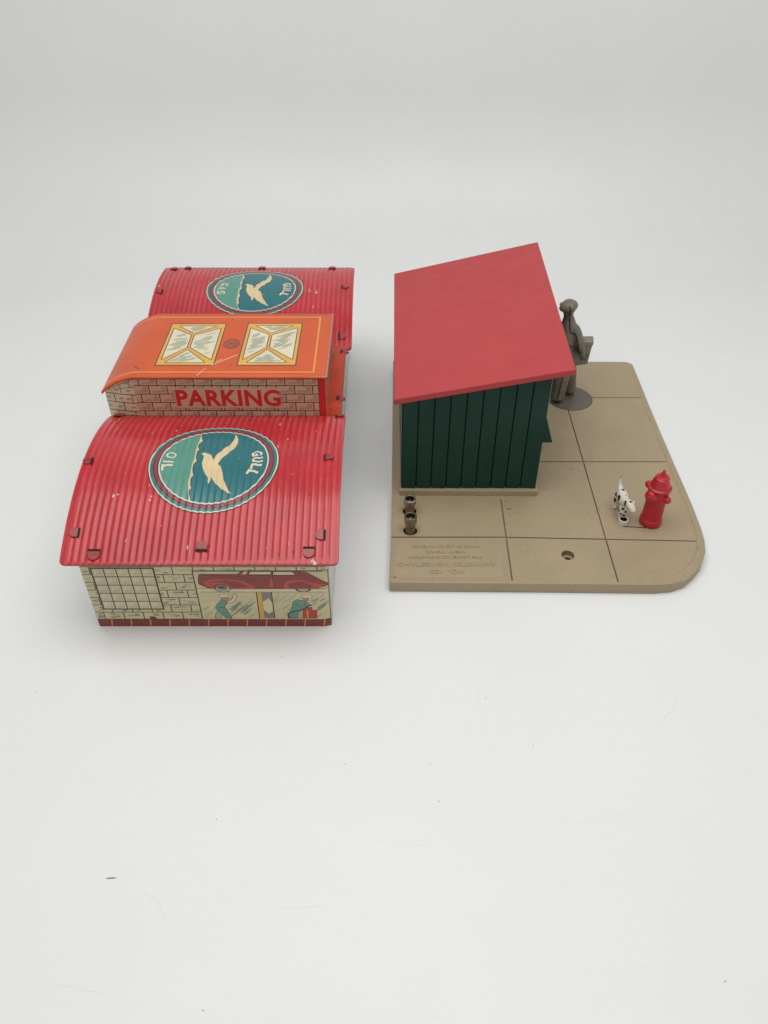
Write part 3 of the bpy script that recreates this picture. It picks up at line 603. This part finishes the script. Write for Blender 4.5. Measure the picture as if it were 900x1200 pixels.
WEAR = [(1.640, 4.66), (1.633, 4.50), (1.622, 4.205), (1.616, 3.79), (1.612, 3.492), (1.610, 3.257), (1.602, 3.06), (1.590, 2.97), (1.572, 2.90), (1.53, 2.828), (1.48, 2.77), (1.42, 2.722), (1.37, 2.70)]
wn = [Vector((1, .02))] * 7 + [Vector((.97, -.25)), Vector((.9, -.42)), Vector((.8, -.6)), Vector((.7, -.7)), Vector((.55, -.8)), Vector((.35, -.9))]
feats.append(([[(x - n.x * .013 * math.sin(.3 + 2.7 * i / 12), y - n.y * .013 * math.sin(.3 + 2.7 * i / 12)) for i, ((x, y), n) in enumerate(zip(WEAR, wn))] + [(x, y) for x, y in WEAR[::-1]]], 'wear', 0.0))
keys = ['tan']
for _, k, d in feats:
    if (k, d) not in keys: keys.append((k, d))
# inner (flat) outline; a worn, softly sloping rim runs round the right side
def inset(x, y):
    w = .006
    if x > 1.3 and not (y < 2.7 and x < 1.33): w = .026 if x > 1.45 else .006 + .02 * (x - 1.3) / .15
    c = Vector((.85, 3.7)); i = OUT.index((x, y)); n = len(OUT)
    t = (Vector(OUT[(i + 1) % n]) - Vector(OUT[i - 1])).normalized(); nrm = Vector((t.y, -t.x))
    return w, nrm
INN = []
for q in OUT:
    w, n = inset(*q); INN.append((q[0] - n.x * w, q[1] - n.y * w))
V, T, kk = cdt(INN, [(l, keys.index((k, d))) for l, k, d in feats])
bm = bmesh.new(); vv = [bm.verts.new((x, y, ZT0)) for x, y in V]; byk = {}
for t, k in zip(T, kk):
    f = bm.faces.new([vv[int(i)] for i in t]); byk.setdefault(int(k), []).append(f)
mkeys = ['tan']
for k in keys[1:]:
    if k[0] not in mkeys: mkeys.append(k[0])
for v in [v for v in bm.verts if not v.link_faces]: bm.verts.remove(v)
border = [e for e in bm.edges if len(e.link_faces) == 1]
for k, fs in byk.items():
    if k == 0: continue
    key, d = keys[k]
    for f in fs: f.material_index = mkeys.index(key)
    if d:
        r = bmesh.ops.extrude_face_region(bm, geom=fs)
        vs = [g for g in r['geom'] if isinstance(g, bmesh.types.BMVert)]
        for v in vs: v.co.z += d
        for f in [g for g in r['geom'] if isinstance(g, bmesh.types.BMFace)]: f.material_index = mkeys.index(key)
        bmesh.ops.delete(bm, geom=[f for f in fs if f.is_valid], context='FACES_ONLY')
border = [e for e in border if e.is_valid and len(e.link_faces) == 1 and all(abs(v.co.z - ZT0) < 1e-5 for v in e.verts)]
INA = [Vector(q) for q in INN]
def ring(edges, fn):
    r = bmesh.ops.extrude_edge_only(bm, edges=edges); vs = [g for g in r['geom'] if isinstance(g, bmesh.types.BMVert)]
    for v in vs: fn(v)
    return [g for g in r['geom'] if isinstance(g, bmesh.types.BMEdge) and all(w in set(vs) for w in g.verts)]
def outw(v):
    i = min(range(len(INA)), key=lambda j: (INA[j] - v.co.xy).length)
    if (INA[i] - v.co.xy).length < .003: v.co.x, v.co.y = OUT[i]
    v.co.z = ZT0 - (.004 if inset(*OUT[i])[0] < .02 else .010)
e1 = ring(border, outw)
e2 = ring(e1, lambda v: setattr(v.co, 'z', .004))
cen = Vector((.85, 3.7))
def inw(v):
    d = (cen - v.co.xy).normalized(); v.co.x += d.x * .05; v.co.y += d.y * .05
ring(e2, inw)
base = from_bm('slab', bm, mkeys, K)
# screw hole: inner countersink and dark bore
bm = bmesh.new(); lathe(bm, [(.031, .0378), (.024, .0384), (.0175, .0390), (.0165, .0382), (0, .0382)], (.912, 2.850, 0), seg=24, mis=[0, 1, 1, 2]); from_bm('screw_hole', bm, ['tan_dark', 'tan', 'hole'], base, smooth=False)
# kiosk: footing, board walls, roof, rack
PX0, PX1, PY0, PY1 = .083, .825, 3.316, 4.68
bm = bmesh.new(); prism(bm, [(PX0, PY0, ZT0 - .002), (PX1, PY0 - .006, ZT0 - .002), (PX1 + .02, PY1, ZT0 - .002), (PX0 + .014, PY1, ZT0 - .002)], (0, 0, .038)); bevel(from_bm('footing', bm, ['tan'], K), .004)
WX0, WX1, WY0, WY1 = .095, .812, 3.335, 4.665
zroof = lambda x: .651 + (x - .048) * (.820 - .651) / (.908 - .048)
nb = 9; bw = (WX1 - WX0) / nb
def boards(name, mapf, lo, hi, zt, n, flip=False):
    bm = bmesh.new(); w = (hi - lo) / n; cols = []
    for i in range(n):
        a, b = lo + i * w, lo + (i + 1) * w; g = .010
        g = .007; cols += [(a, .0), (b - g, -.003), (b - g, .012), (b, .012)] if i < n - 1 else [(a, .0), (b, -.004)]
    up, dn = [], []
    for u, d in cols: up.append(bm.verts.new(mapf(u, d, zt(u)))); dn.append(bm.verts.new(mapf(u, d, .1012)))
    for i in range(len(cols) - 1):
        f = bm.faces.new((dn[i], dn[i + 1], up[i + 1], up[i])); f.material_index = 1 if cols[i + 1][1] > .005 else 0
    bm.normal_update()
    return from_bm(name, bm, ['kgreen', 'kgroove'], K, recalc=False)
front = boards('board_wall', lambda u, d, z: (u, WY0 + d, z), WX0, WX1, lambda u: zroof(u) - .004, nb)
left = boards('board_wall', lambda u, d, z: (WX0 + d, WY0 + WY1 - u, z), WY0, WY1, lambda u: zroof(WX0) - .004, 1)
back = boards('board_wall', lambda u, d, z: (WX0 + WX1 - u, WY1 - d, z), WX0, WX1, lambda u: zroof(WX0 + WX1 - u) - .004, nb)
# open side facing the pavement: jambs, counter front, white-edged opening
bm = bmesh.new(); box(bm, .795, .811, WY0 + .001, WY0 + .10, .1012, zroof(.795) - .004); box(bm, .795, .811, WY1 - .10, WY1 - .001, .1012, zroof(.795) - .004); box(bm, .795, .8105, WY0 + .10, WY1 - .10, .1012, .36); box(bm, .795, .8105, WY0 + .10, WY1 - .10, .70, zroof(.795) - .004)
from_bm('open_side_wall', bm, ['kgreen'], K)
bm = bmesh.new(); box(bm, .8115, .8150, 3.337, 3.44, .60, .790); from_bm('opening_trim', bm, ['white'], K)
bm = bmesh.new(); prism(bm, [(.8115, 3.338, .398), (.866, 3.338, .398), (.8125, 3.338, .562)], (0, 1.20, 0)); box(bm, .70, .7945, WY0 + .02, WY1 - .02, .34, .362)
bevel(from_bm('magazine_rack', bm, ['kgreen'], K), .003)
bm = bmesh.new(); box(bm, .12, .78, WY0 + .03, WY1 - .03, .1012, .106); from_bm('inner_floor', bm, ['kgroove'], K)
bm = bmesh.new(); prism(bm, [(.048, 3.300, .651), (.908, 3.300, .820), (.948, 4.815, .820), (.064, 4.735, .651)], (-.0002, -.002, .0345)); kr = bevel(from_bm('slanted_roof', bm, ['roofred'], K), .004, 3)
# the two terminal posts
def terminal(y, dz, rim):
    bm = bmesh.new(); c = (.1345, y, .046)
    lathe(bm, [(0, 0), (.033, 0), (.033, .006), (.029, .012), (.026, .016), (.0245, .050), (.0265, .056)], c, seg=28)
    a = from_bm('terminal_post', bm, ['brass'], K, smooth=True)
    bm = bmesh.new(); h = .056
    lathe(bm, [(.0262, h - .002), (.0275, h + .016), (.0325, h + .022), (.0330, h + .05 + dz), (.030, h + .0545 + dz), (.0235, h + .0545 + dz), (.0225, h + .052 + dz), (.0225, h + .028 + dz), (0, h + .028 + dz)], c, seg=28, mis=[0, 0, 0, 1, 1, 0, 2, 2])
    lathe(bm, [(0, h + .042 + dz), (.006, h + .041 + dz), (.011, h + .037 + dz), (.013, h + .029 + dz)], c, seg=16)
    bevel(from_bm('thumb_nut', bm, ['brass', rim, 'hole'], a, smooth=False), .0012, 2)
terminal(3.034, .010, 'brass'); terminal(3.185, -.002, 'steel')

# ================================================================== FIGURES ON THE SLAB
def skin(name, chains, mats, parent, vox, smooth=5):
    """limb chains, each rooted inside the trunk, grown with Skin and fused into one continuous surface"""
    pts, es, rad, roots = [], [], [], []
    for c in chains:
        roots.append(len(pts))
        for k, (p, r) in enumerate(c):
            if k: es.append((len(pts) - 1, len(pts)))
            pts.append(p); rad.append(r if isinstance(r, tuple) else (r, r))
    me = bpy.data.meshes.new(name); me.from_pydata(pts, es, [])
    o = link(name, me, mats, parent)
    o.modifiers.new('skin', 'SKIN')
    for i, r in enumerate(rad): me.skin_vertices[0].data[i].radius = r; me.skin_vertices[0].data[i].use_root = i in roots
    q = o.modifiers.new('round', 'SUBSURF'); q.levels = q.render_levels = 2
    q = o.modifiers.new('fuse', 'REMESH'); q.mode = 'VOXEL'; q.voxel_size = vox; q.use_smooth_shade = True
    q = o.modifiers.new('soften', 'SMOOTH'); q.factor = 0.5; q.iterations = smooth
    return o
def frozen(o):
    """turn a modifier stack into plain mesh data"""
    dg = bpy.context.evaluated_depsgraph_get(); me = bpy.data.meshes.new_from_object(o.evaluated_get(dg)); o.modifiers.clear(); o.data = me; return o
# --- newsboy ---------------------------------------------------------------
FB = empty('figurine', (1.168, 4.278, .056))
tag(FB, 'grey brown plastic newsboy figurine in cap standing on a round disc behind the kiosk', 'figurine')
bm = bmesh.new(); lathe(bm, [(0, .0), (.139, .0), (.139, .012), (.1375, .0135), (0, .0135)], (1.168, 4.278, .053), seg=56); from_bm('round_disc', bm, ['disc'], FB)
z0 = .066
J = [((1.116, 4.285, .335), (.078, .058)),      # 0 pelvis
     ((1.110, 4.290, .42), (.074, .056)),       # 1 waist
     ((1.096, 4.292, .50), (.074, .058)),       # 2 chest
     ((1.086, 4.290, .588), (.050, .044)),      # 3 shoulders
     ((1.079, 4.285, .632), (.025, .025)),      # 4 neck
     ((1.070, 4.278, .664), (.036, .040)),      # 5 head
     ((1.068, 4.276, .695), (.030, .034)),      # 6 crown
     ((1.092, 4.260, .24), (.056, .056)), ((1.084, 4.248, .15), (.048, .048)), ((1.080, 4.244, .094), (.049, .049)), ((1.080, 4.244, .086), (.048, .048)),     # 7-10 left leg
     ((1.146, 4.315, .24), (.050, .050)), ((1.164, 4.326, .15), (.042, .042)), ((1.174, 4.330, .092), (.044, .044)), ((1.174, 4.330, .085), (.043, .043)),    # 11-14 right leg
     ((1.136, 4.272, .535), (.036, .034)), ((1.168, 4.238, .455), (.030, .030)), ((1.182, 4.238, .400), (.024, .024)), ((1.205, 4.262, .385), (.018, .016)),   # 15-18 right arm
     ((1.030, 4.295, .545), (.031, .031)), ((1.005, 4.300, .455), (.027, .027)), ((.990, 4.335, .40), (.021, .021)), ((.985, 4.365, .405), (.016, .014))]      # 19-22 left arm
CH = [J[0:7], [((1.106, 4.28, .33), (.05, .05))] + J[7:11], [((1.126, 4.29, .33), (.045, .045))] + J[11:15], [((1.104, 4.286, .570), (.040, .036))] + J[15:19], [((1.055, 4.292, .578), (.034, .034))] + J[19:23]]
hp = Vector((1.205, 4.258, .385))                             # right hand: palm, four unequal bent fingers and a thumb round the bundle
for k, (dx, ln) in enumerate(((-.012, .020), (-.004, .025), (.004, .023), (.012, .018))):
    CH.append([(tuple(hp + Vector((dx, 0, -.006))), .0062), (tuple(hp + Vector((dx * 1.2, -.006, -.012 - ln * .5))), .0056), (tuple(hp + Vector((dx * 1.2, .004, -.016 - ln))), .0048)])
CH.append([(tuple(hp + Vector((.010, 0, .006))), .0062), (tuple(hp + Vector((.024, -.004, .002))), .0056), (tuple(hp + Vector((.030, .002, -.010))), .0048)])
hl = Vector((.985, 4.366, .405))
for k, (dx, ln) in enumerate(((-.012, .019), (-.004, .024), (.004, .022), (.012, .017))):
    CH.append([(tuple(hl + Vector((dx, .004, -.004))), .0062), (tuple(hl + Vector((dx * 1.2, .014 + ln * .3, -.012))), .0056), (tuple(hl + Vector((dx * 1.2, .014 + ln * .4, -.014 - ln * .6))), .0048)])
CH.append([(tuple(hl + Vector((.010, 0, .004))), .0062), (tuple(hl + Vector((.022, .008, .002))), .0056), (tuple(hl + Vector((.026, .018, -.004))), .0048)])
CH += [[((1.068, 4.305, .668), .012), ((1.067, 4.326, .661), .008)], [((1.036, 4.278, .664), .010), ((1.028, 4.276, .660), .006)], [((1.104, 4.278, .664), .010), ((1.112, 4.276, .660), .006)], [((1.054, 4.31, .646), .006), ((1.082, 4.31, .646), .006)]]
for a_, b_ in (((1.078, 4.244, .082), (1.094, 4.300, .078)), ((1.172, 4.330, .082), (1.192, 4.384, .078))): CH.append([(a_, (.030, .018)), (b_, (.022, .014))])
body = frozen(skin('body', CH, ['olive'], FB, .0042, 3))
bm = bmesh.new()                                              # cap: a puffy crown over the head with a short peak
bmesh.ops.create_uvsphere(bm, u_segments=28, v_segments=16, radius=1)
for v in bm.verts:
    x, y, z = v.co; k = 1 + .07 * math.sin(4 * math.atan2(y, x) + .6) * (1 - z * z)
    v.co = Vector((1.069 + x * .052 * k + .006 * z, 4.277 + y * .054 * k, .690 + z * (.040 if z > 0 else .030) - .006 * (x < -.2) * (-x)))
    if abs(math.atan2(y, x) + 1.5708) < .16 and z > -.3: v.co.y += .0035; v.co.z -= .0015     # moulding seam
from_bm('cap', bm, ['olive'], FB, smooth=True)
bm = bmesh.new(); prism(bm, [(1.045, 4.31, .672), (1.030, 4.35, .662), (1.045, 4.385, .656), (1.085, 4.385, .656), (1.095, 4.33, .670)], (0, 0, .010)); bevel(from_bm('cap_peak', bm, ['olive'], FB), .004)
# moulding seam and sleeve creases: thin ridges lying on the body
def crease(pts, r, name='sleeve_crease'):
    bm = bmesh.new(); n = 8; rings = []
    for i, p in enumerate(pts):
        t = (Vector(pts[min(i + 1, len(pts) - 1)]) - Vector(pts[max(i - 1, 0)])).normalized(); q = Vector((0, 0, 1)).rotation_difference(t); rr_ = r * (1 if 0 < i < len(pts) - 1 else .3)
        rings.append([bm.verts.new(Vector(p) + q @ Vector((rr_ * math.cos(2 * PI * k / n), rr_ * math.sin(2 * PI * k / n), 0))) for k in range(n)])
    for a, b in zip(rings, rings[1:]):
        for k in range(n): bm.faces.new((a[k], a[(k + 1) % n], b[(k + 1) % n], b[k]))
    return bm
bt = None
def snap(pts, d=.002):
    """drop points onto the body surface as seen from the near side, slightly sunk"""
    from mathutils.bvhtree import BVHTree
    global bt
    if bt is None:
        b = bmesh.new(); b.from_mesh(body.data); b.transform(Matrix.Translation(FB.location)); bt = BVHTree.FromBMesh(b); b.free()
    o = []
    for p in pts:
        h = bt.find_nearest(Vector(p))
        o.append(h[0] + h[1] * d if h[0] else Vector(p))
    return o
def lerp(pts, n):
    o = []
    for a, b in zip(pts, pts[1:]): o += [tuple(Vector(a).lerp(Vector(b), i / n)) for i in range(n)]
    return o + [pts[-1]]
for pts, r in (([(1.085, 4.20, .63), (1.092, 4.20, .60), (1.106, 4.20, .56), (1.122, 4.20, .52), (1.138, 4.20, .47), (1.150, 4.205, .42)], .0042), ([(1.09, 4.2, .33), (1.085, 4.19, .24), (1.075, 4.19, .16), (1.07, 4.19, .10)], .0035),
               ([(1.12, 4.2, .43), (1.16, 4.2, .42), (1.19, 4.2, .43)], .003), ([(1.10, 4.2, .47), (1.13, 4.2, .45), (1.15, 4.2, .455)], .003)):
    from_bm('moulding_seam', crease(snap(lerp(pts, 4), .0005), r), ['olive_dk'], FB, smooth=True)
bm = bmesh.new()                                              # newspaper bundle carried at the hip
prism(bm, [(1.125, 4.252, .305), (1.236, 4.262, .316), (1.246, 4.262, .458), (1.125, 4.252, .458)], (.010, .060, .004)); pap = bevel(from_bm('newspaper_bundle', bm, ['paper'], FB), .006, 2)
bm = bmesh.new(); prism(bm, [(1.150, 4.250, .442), (1.249, 4.258, .442), (1.249, 4.258, .472), (1.150, 4.250, .474)], (.010, .068, .004)); bevel(from_bm('folded_edge', bm, ['paper'], pap), .007, 3)
from_bm('moulding_seam', crease([(1.064, 4.232, .716), (1.067, 4.222, .700), (1.071, 4.223, .684), (1.075, 4.234, .668), (1.078, 4.244, .655), (1.081, 4.257, .640), (1.083, 4.258, .625)], .0034), ['olive_dk'], FB, smooth=True)
# --- hydrant ---------------------------------------------------------------
HX, HY = 1.377, 3.098
H = empty('fire_hydrant', (HX, HY, ZT0)); tag(H, 'shiny red plastic toy fire hydrant with three round outlets', 'fire hydrant')
o_ = (HX, HY, ZT0)
k_ = lambda pr: [(r * .895, z * .975) for r, z in pr]
bm = bmesh.new(); lathe(bm, k_([(0, 0), (.056, 0), (.060, .005), (.0625, .008), (.0625, .036), (.0605, .041), (.058, .043), (.0565, .07), (.0555, .17), (.056, .195), (.0585, .199), (.0585, .207), (.053, .211), (.053, .236)]), o_, seg=48); hb = from_bm('barrel', bm, ['hyd'], H, smooth=True)
bm = bmesh.new(); lathe(bm, k_([(.052, .232), (.064, .235), (.066, .238), (.066, .246), (.063, .249), (.0545, .251), (.052, .262), (.0475, .282), (.041, .297), (.0405, .302), (.034, .306), (.033, .311), (.024, .314), (.0215, .3145), (.021, .321), (.013, .322), (.012, .324)]), o_, seg=48)
bn = from_bm('bonnet', bm, ['hyd'], H, smooth=True)
bm = bmesh.new(); lathe(bm, k_([(.014, .318), (.013, .332), (.010, .334), (.009, .348), (.004, .352), (0, .353)]), o_, seg=5); bevel(from_bm('operating_nut', bm, ['hyd'], bn), .001)
for (dx, dy), r, z, ln in (((-.83, -.56), .030, .200, .070), ((.62, -.78), .0185, .186, .068), ((-.68, .73), .0195, .218, .070)):
    bm = bmesh.new(); lathe(bm, [(r * .95, .03), (r * .95, ln - .028), (r * 1.05, ln - .026), (r * 1.06, ln - .012), (r * .98, ln - .004), (r * .75, ln + .003), (r * .42, ln + .006), (r * .30, ln + .007), (r * .22, ln + .010), (0, ln + .011)], (HX, HY, ZT0 + z), (dx, dy, .02), 26)
    from_bm('outlet', bm, ['hyd'], H, smooth=True)
# --- spotted dog ------------------------------------------------------------
DG = empty('toy_dog', (1.24, 3.14, ZT0)); tag(DG, 'tiny white toy dog with black spots facing the red hydrant', 'toy dog')
J = [((1.230, 3.212, .186), (.031, .033)), ((1.232, 3.165, .184), (.029, .033)), ((1.234, 3.128, .174), (.029, .034)),
     ((1.242, 3.100, .186), (.021, .021)), ((1.252, 3.080, .196), (.0245, .024)), ((1.268, 3.056, .176), (.017, .016)), ((1.277, 3.044, .166), (.013, .012)),
     ((1.220, 3.210, .130), (.017, .020)), ((1.214, 3.212, .088), (.010, .010)), ((1.211, 3.195, .073), (.010, .009)),
     ((1.250, 3.218, .135), (.016, .019)), ((1.254, 3.222, .09), (.010, .010)), ((1.256, 3.205, .073), (.010, .009)),
     ((1.222, 3.118, .125), (.015, .015)), ((1.222, 3.122, .083), (.012, .012)), ((1.248, 3.112, .125), (.014, .014)), ((1.248, 3.116, .083), (.012, .012)),
     ((1.230, 3.238, .205), (.012, .012)), ((1.229, 3.246, .228), (.008, .008)), ((1.228, 3.248, .246), (.005, .005))]
CH = [J[0:7], [((1.224, 3.21, .175), (.022, .024))] + J[7:10], [((1.242, 3.212, .175), (.022, .024))] + J[10:13], [((1.226, 3.125, .16), (.018, .018))] + J[13:15], [((1.244, 3.122, .16), (.018, .018))] + J[15:17], [((1.232, 3.205, .180), (.020, .020)), ((1.231, 3.224, .192), (.017, .017))] + J[17:20]]
def narrow(c): return [((1.232 + (p[0] - 1.236) * .70, p[1], p[2] + (.010 if k > 2 and c is CH[0] else 0)), r) for k, (p, r) in enumerate(c)]
CH = [narrow(c) for c in CH]
db = frozen(skin('body', CH, ['dogw', 'dogb'], DG, .003, 3))
spots = [((1.234, 3.185, .218), .011), ((1.206, 3.15, .185), .016), ((1.204, 3.20, .175), .018), ((1.200, 3.21, .13), .017), ((1.262, 3.205, .20), .013), ((1.222, 3.098, .150), .013), ((1.245, 3.095, .135), .010), ((1.250, 3.080, .221), .0075), ((1.270, 3.066, .200), .0065), ((1.282, 3.034, .168), .006), ((1.260, 3.19, .175), .012), ((1.228, 3.248, .250), .009), ((1.215, 3.10, .115), .010), ((1.240, 3.145, .200), .008), ((1.236, 3.098, .108), .010), ((1.258, 3.12, .172), .009), ((1.206, 3.12, .13), .010), ((1.222, 3.20, .186), .006)]
for f in db.data.polygons:
    c = f.center + DG.location
    f.material_index = 1 if any((c - Vector((1.232 + (p[0] - 1.236) * .75, p[1], p[2]))).length < r for p, r in spots) else 0
for sx in (-1, 1):
    bm = bmesh.new(); bmesh.ops.create_uvsphere(bm, u_segments=12, v_segments=8, radius=1)
    for v in bm.verts: v.co = Vector((1.244 + sx * .0215 + v.co.x * .006, 3.090 + v.co.y * .011, .200 + v.co.z * .017))
    from_bm('ear', bm, ['dogb' if sx < 0 else 'dogw'], DG, smooth=True)
bm = bmesh.new(); lathe(bm, [(.021, 0), (.0265, 0), (.0265, .022), (.0245, .026), (.019, .026), (.018, .022), (.018, .004), (0, .004)], (1.238, 3.098, ZT0 - .001), seg=30, mis=[0, 0, 0, 0, 0, 1, 1]); bevel(from_bm('collar_ring', bm, ['dogw', 'hole'], DG, smooth=False), .0015)

# ================================================================== LIGHT, WORLD, CAMERA
w = bpy.data.worlds.new('World'); S.world = w; w.use_nodes = True
bg = w.node_tree.nodes['Background']; bg.inputs[0].default_value = (1, 1, 0.985, 1); bg.inputs[1].default_value = 0.48
def area(name, loc, aim, sx, sy, power, col=(1, 1, 1)):
    l = bpy.data.lights.new(name, 'AREA'); l.shape = 'RECTANGLE'; l.size = sx; l.size_y = sy; l.energy = power; l.color = col
    o = bpy.data.objects.new(name, l); COL.objects.link(o); o.location = loc
    o.rotation_euler = (Vector(aim) - Vector(loc)).to_track_quat('-Z', 'Y').to_euler(); return o
area('overhead_softbox', (0.1, 2.55, 6.4), (0.1, 2.75, 0), 6.4, 4.3, 278, (1, 0.99, 0.97))

cam = bpy.data.cameras.new('camera'); co = bpy.data.objects.new('camera', cam); COL.objects.link(co)
cam.sensor_width = 36; cam.sensor_fit = 'AUTO'; cam.lens = 936 / 1200 * 36; cam.clip_start = 0.05; cam.clip_end = 100
co.location = (0, 0, 2.81); co.rotation_euler = (math.radians(90 - 40.8), 0, 0)
S.camera = co
S.view_settings.view_transform = 'Standard'; S.view_settings.look = 'None'; S.view_settings.exposure = 0; S.view_settings.gamma = 1
S.cycles.max_bounces = 8
